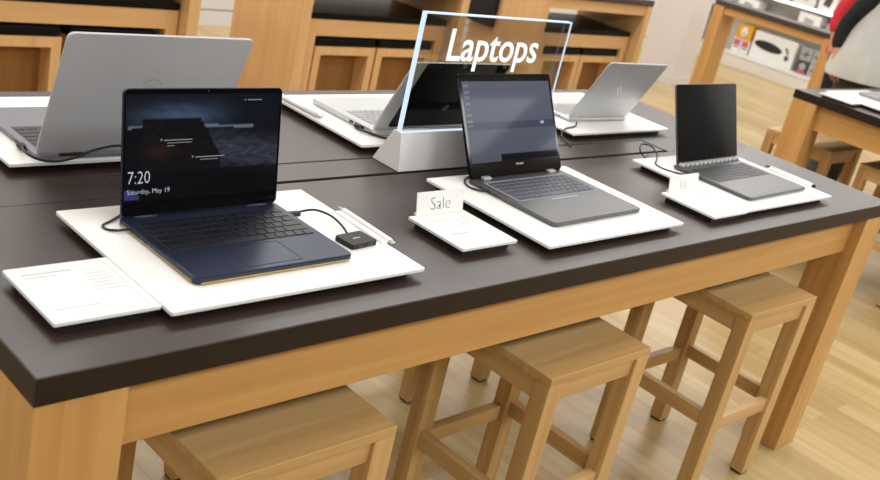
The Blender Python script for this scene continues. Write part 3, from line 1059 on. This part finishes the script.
for lab, a, b_, kind in ups:
    t, w, h = pack('shelf_pack', lab, 'box', a, b_, .855, 1.09, PAPER if kind == 0 else SHELFM, x=10.95, d=0.18, group='goods on the top shelf')
    blob([(.05, h * .25), (-.03, h * .2), (-.05, h * .6), (.03, h * .75)], INKD if kind == 0 else GREYP, t, 'printed_device')

# blue bag under the next table
t = thing('tote_bag', 'blue cloth bag on the floor behind the table by the people', 'bag', (6.60, 2.62, 0))
MB().loft([[(x * s, y * s2, z) for x, y in ((-.07, -.05), (.07, -.05), (.07, .05), (-.07, .05))] for z, s, s2 in ((0, .9, .9), (.1, 1, 1), (.24, .98, .7), (.31, .95, .4))]).build('body', BLUE, t)
MB().tube([(-.04, 0, .29), (-.03, 0, .40), (.03, 0, .40), (.04, 0, .29)], 0.006, 8, 5).build('handle', BLUE, t)


# ------------------------------------------------------------------ people
def skin_mesh(name, verts, edges, radii, mat, parent, sub=2, root=0):
    me = bpy.data.meshes.new(name)
    me.from_pydata(verts, edges, [])
    o = bpy.data.objects.new(name, me)
    C.objects.link(o)
    m = o.modifiers.new('Skin', 'SKIN')
    m.use_smooth_shade = True
    for i, r in enumerate(radii):
        sv = me.skin_vertices[0].data[i]
        sv.radius = (r, r) if not isinstance(r, tuple) else r
        sv.use_root = (i == root)
    s = o.modifiers.new('Subdivision', 'SUBSURF')
    s.levels = s.render_levels = sub
    dg = bpy.context.evaluated_depsgraph_get()
    out = bpy.data.meshes.new_from_object(o.evaluated_get(dg))
    bpy.data.objects.remove(o)
    for p in out.polygons:
        p.use_smooth = True
    out.materials.clear()
    out.materials.append(mat)
    q = bpy.data.objects.new(name, out)
    C.objects.link(q)
    q.parent = parent
    return q


def ring(cx, cy, z, rx, ry, n=28, wob=0.0, ph=0.0):
    return [(cx + (rx + wob * math.sin(5 * a + ph)) * math.cos(a), cy + (ry + wob * math.cos(7 * a + ph)) * math.sin(a), z) for a in (2 * PI * k / n for k in range(n))]


def person(label, loc, rz, top_m, sleeve_m, leg_m, loose, spread=0.0):
    """stands at loc facing local -Y; body, then clothes as children"""
    t = thing('person', label, 'person', loc, rz)
    V, E_, Rr = [], [], []

    def add(p, r, par=None):
        V.append(p)
        Rr.append(r)
        if par is not None:
            E_.append((par, len(V) - 1))
        return len(V) - 1
    pel = add((0, 0, .96), (.13, .10))
    sp = add((0, 0, 1.12), (.125, .095), pel)
    ch = add((0, -.005, 1.30), (.145, .105), sp)
    nb = add((0, 0, 1.45), (.07, .065), ch)
    nk = add((0, -.01, 1.52), .052, nb)
    h1 = add((0, -.02, 1.60), (.068, .080), nk)
    h2 = add((0, -.02, 1.68), (.072, .092), h1)
    add((0, -.01, 1.745), (.05, .065), h2)
    arms = {}
    for s in (-1, 1):
        sh_ = lambda x, z: (.0 if s > 0 else 1.0) * -spread * (1.40 - z) / .5 + s * x
        a = add((s * .17, 0, 1.40), .058, ch)
        b = add((sh_(.205, 1.26), .05, 1.27), .047, a)
        e = add((sh_(.212, 1.11), .10, 1.16), .040, b)
        f = add((sh_(.222, .97), .10, 1.06), .034, e)
        wv = add((sh_(.230, .885), .08, .995), .026, f)
        pa = add((sh_(.236, .885), .07, .950), (.020, .036), wv)
        kn = add((sh_(.238, .885), .06, .913), (.016, .036), pa)
        arms[s] = [(s * .17, 0, 1.40), (sh_(.205, 1.26), .05, 1.27), (sh_(.212, 1.11), .10, 1.16), (sh_(.222, .97), .10, 1.06), (sh_(.228, .90), .085, 1.01)]
        for k, (dy, ln) in enumerate(((-.027, .070), (-.009, .080), (.009, .074), (.026, .058))):
            q = kn
            for j in range(1, 4):
                fr = j / 3
                q = add((sh_(.238 - .006 * j * fr, .885), (.06 + dy - .010 * fr * j * .5), .907 - ln * fr), .0088 - .001 * j, q)
        q = add((sh_(.228, .885), .038, .960), .013, pa)
        q = add((sh_(.224, .885), .020, .925), .011, q)
        add((sh_(.221, .885), .016, .897), .009, q)
    for s in (-1, 1):
        hip = add((s * .095, 0, .88), .095, pel)
        th = add((s * .105, -.005, .68), .078, hip)
        kne = add((s * .108, -.01, .49), .057, th)
        cf = add((s * .110, .015, .33), .053, kne)
        an = add((s * .112, .02, .10), .036, cf)
        he = add((s * .112, .015, .055), .036, an)
        to = add((s * .118, -.11, .04), (.042, .028), he)
        add((s * .120, -.17, .035), (.036, .022), to)
    body = skin_mesh('body', V, E_, Rr, SKIN, t)
    # face
    for s in (-1, 1):
        e = MB().ball((s * .032, -.098, 1.645), .012, .008, .008, 14, 10).build('eye', EYE, t)
        MB().ball((s * .032, -.1045, 1.645), .005, .003, .005, 10, 8).build('iris', IRIS, e)
        MB().ball((s * .078, -.008, 1.635), .010, .020, .030, 12, 10).build('ear', SKIN, t)
    MB().loft([ring(0, -.105, 1.655, .007, .008, 12), ring(0, -.116, 1.62, .012, .014, 12), ring(0, -.116, 1.605, .016, .016, 12), ring(0, -.100, 1.597, .010, .010, 12)]).build('nose', SKIN, t)
    MB().ball((0, -.098, 1.567), .024, .010, .007, 16, 8).build('mouth', LIP, t)
    hr = MB()
    hr.loft([ring(0, .012, 1.58, .078, .086), ring(0, .010, 1.66, .090, .100), ring(0, .0, 1.72, .088, .102), ring(0, -.005, 1.765, .066, .078), ring(0, -.005, 1.79, .025, .03)])
    # keep the face clear
    for v in hr.bm.verts:
        if v.co.y < -.055 and v.co.z < 1.71:
            v.co.y = -.055
    hr.build('hair', HAIR, t)
    # trousers
    tv, te, tr = [(0, 0, 1.0), (0, 0, .93)], [(0, 1)], [(.165, .125), (.168, .128)]
    for s in (-1, 1):
        prev = 1
        for p, r in (((s * .100, 0, .84), .112), ((s * .107, -.005, .66), .095), ((s * .110, -.008, .48), .080), ((s * .112, .012, .30), .076), ((s * .113, .018, .10), .072)):
            tv.append(p)
            tr.append(r)
            te.append((prev, len(tv) - 1))
            prev = len(tv) - 1
    skin_mesh('trousers', tv, te, tr, leg_m, t)
    for s in (-1, 1):
        MB().loft([[(s * .116 + (rx) * math.cos(a), -.055 + ry * math.sin(a), z) for a in (2 * PI * k / 20 for k in range(20))] for z, rx, ry in
                   ((0, .050, .135), (.03, .052, .138), (.06, .048, .115), (.10, .044, .070))]).build('shoe', BLACK, t)
    # long sleeves follow the arms
    for s in (-1, 1):
        skin_mesh('sleeve', [(s * .10, 0, 1.425)] + arms[s], [(i, i + 1) for i in range(5)], [.062, .082, .064, .054, .047, .040], sleeve_m, t)
    # shirt body
    if loose:
        rings = [ring(0, -.03, .875, .345, .225, 40, .012, .4), ring(0, -.03, .90, .343, .225, 40, .013, .2), ring(0, -.03, 1.03, .300, .205, 40, .009), ring(0, -.02, 1.16, .256, .178, 40, .005), ring(0, 0, 1.30, .222, .160, 40, .002),
                 ring(0, 0, 1.39, .214, .140, 40), ring(0, 0, 1.455, .150, .102, 40), ring(0, -.005, 1.49, .075, .072, 40)]
    else:
        rings = [ring(0, -.005, .86, .215, .155, 40, .006), ring(0, -.005, 1.0, .200, .148, 40, .004), ring(0, 0, 1.16, .185, .138, 40), ring(0, 0, 1.30, .205, .142, 40), ring(0, 0, 1.39, .205, .130, 40), ring(0, 0, 1.455, .135, .095, 40), ring(0, -.005, 1.49, .072, .070, 40)]
    MB().loft(rings, cap=False).build('shirt', top_m, t)
    return t


person('person in a loose pale grey shirt with black sleeves standing behind the next table', (6.31, 2.50, 0), 0, SHIRT, DARKC, SHORTS, True, 0.03)
person('person in a red top and black trousers, mostly hidden behind the grey shirt', (7.27, 3.02, 0), R(10), REDM, REDM, DARKC, False)

# ------------------------------------------------------------------ light
def area(x, y, sx, sy, w, colr=(0.965, 0.985, 1.0)):
    ld = bpy.data.lights.new('ceiling_light', 'AREA')
    ld.shape = 'RECTANGLE'
    ld.size, ld.size_y = sx, sy
    ld.energy = w
    ld.color = colr
    o = bpy.data.objects.new('ceiling_light', ld)
    C.objects.link(o)
    o.location = (x, y, H - 0.02)
    return o


for x in (-1.2, 1.3, 3.7, 6.1, 8.5, 10.7):
    for y, pw in ((-1.7, 68), (0.9, 17), (3.4, 28), (5.3, 33)):
        if y < 2 and x < 2:
            pw *= 0.75
        area(x, y, 1.5, 0.8, pw)

w = bpy.data.worlds.new('World')
bpy.context.scene.world = w
w.use_nodes = True
w.node_tree.nodes['Background'].inputs['Color'].default_value = (1, 0.97, 0.93, 1)
w.node_tree.nodes['Background'].inputs['Strength'].default_value = 0.3

# ------------------------------------------------------------------ camera
cam = bpy.data.cameras.new('camera')
co = bpy.data.objects.new('camera', cam)
C.objects.link(co)
F_PX, ROLL, PITCH, YAW = 1018.788, 0.238056, 0.365096, 0.85276
cam.sensor_fit = 'HORIZONTAL'
cam.sensor_width = 36.0
cam.lens = F_PX / 880 * 36.0
cam.clip_start = 0.05
cam.clip_end = 100
fw = Vector((math.sin(YAW) * math.cos(PITCH), math.cos(YAW) * math.cos(PITCH), -math.sin(PITCH)))
r0 = Vector((math.cos(YAW), -math.sin(YAW), 0))
u0 = r0.cross(fw)
rr = math.cos(ROLL) * r0 + math.sin(ROLL) * u0
uu = -math.sin(ROLL) * r0 + math.cos(ROLL) * u0
Mc = Matrix((rr, uu, -fw)).transposed().to_4x4()
Mc.translation = Vector((0, 0, 1.63))
co.matrix_world = Mc
cam.dof.use_dof = True
cam.dof.focus_distance = 2.1
cam.dof.aperture_fstop = 5.6
sc_ = bpy.context.scene
sc_.camera = co
sc_.view_settings.view_transform = 'Standard'
sc_.view_settings.look = 'None'
sc_.view_settings.gamma = 1.0
sc_.view_settings.exposure = 0.17
sc_.view_settings.use_curve_mapping = False
sc_.cycles.use_denoising = True
sc_.cycles.max_bounces = 8
sc_.cycles.transparent_max_bounces = 12
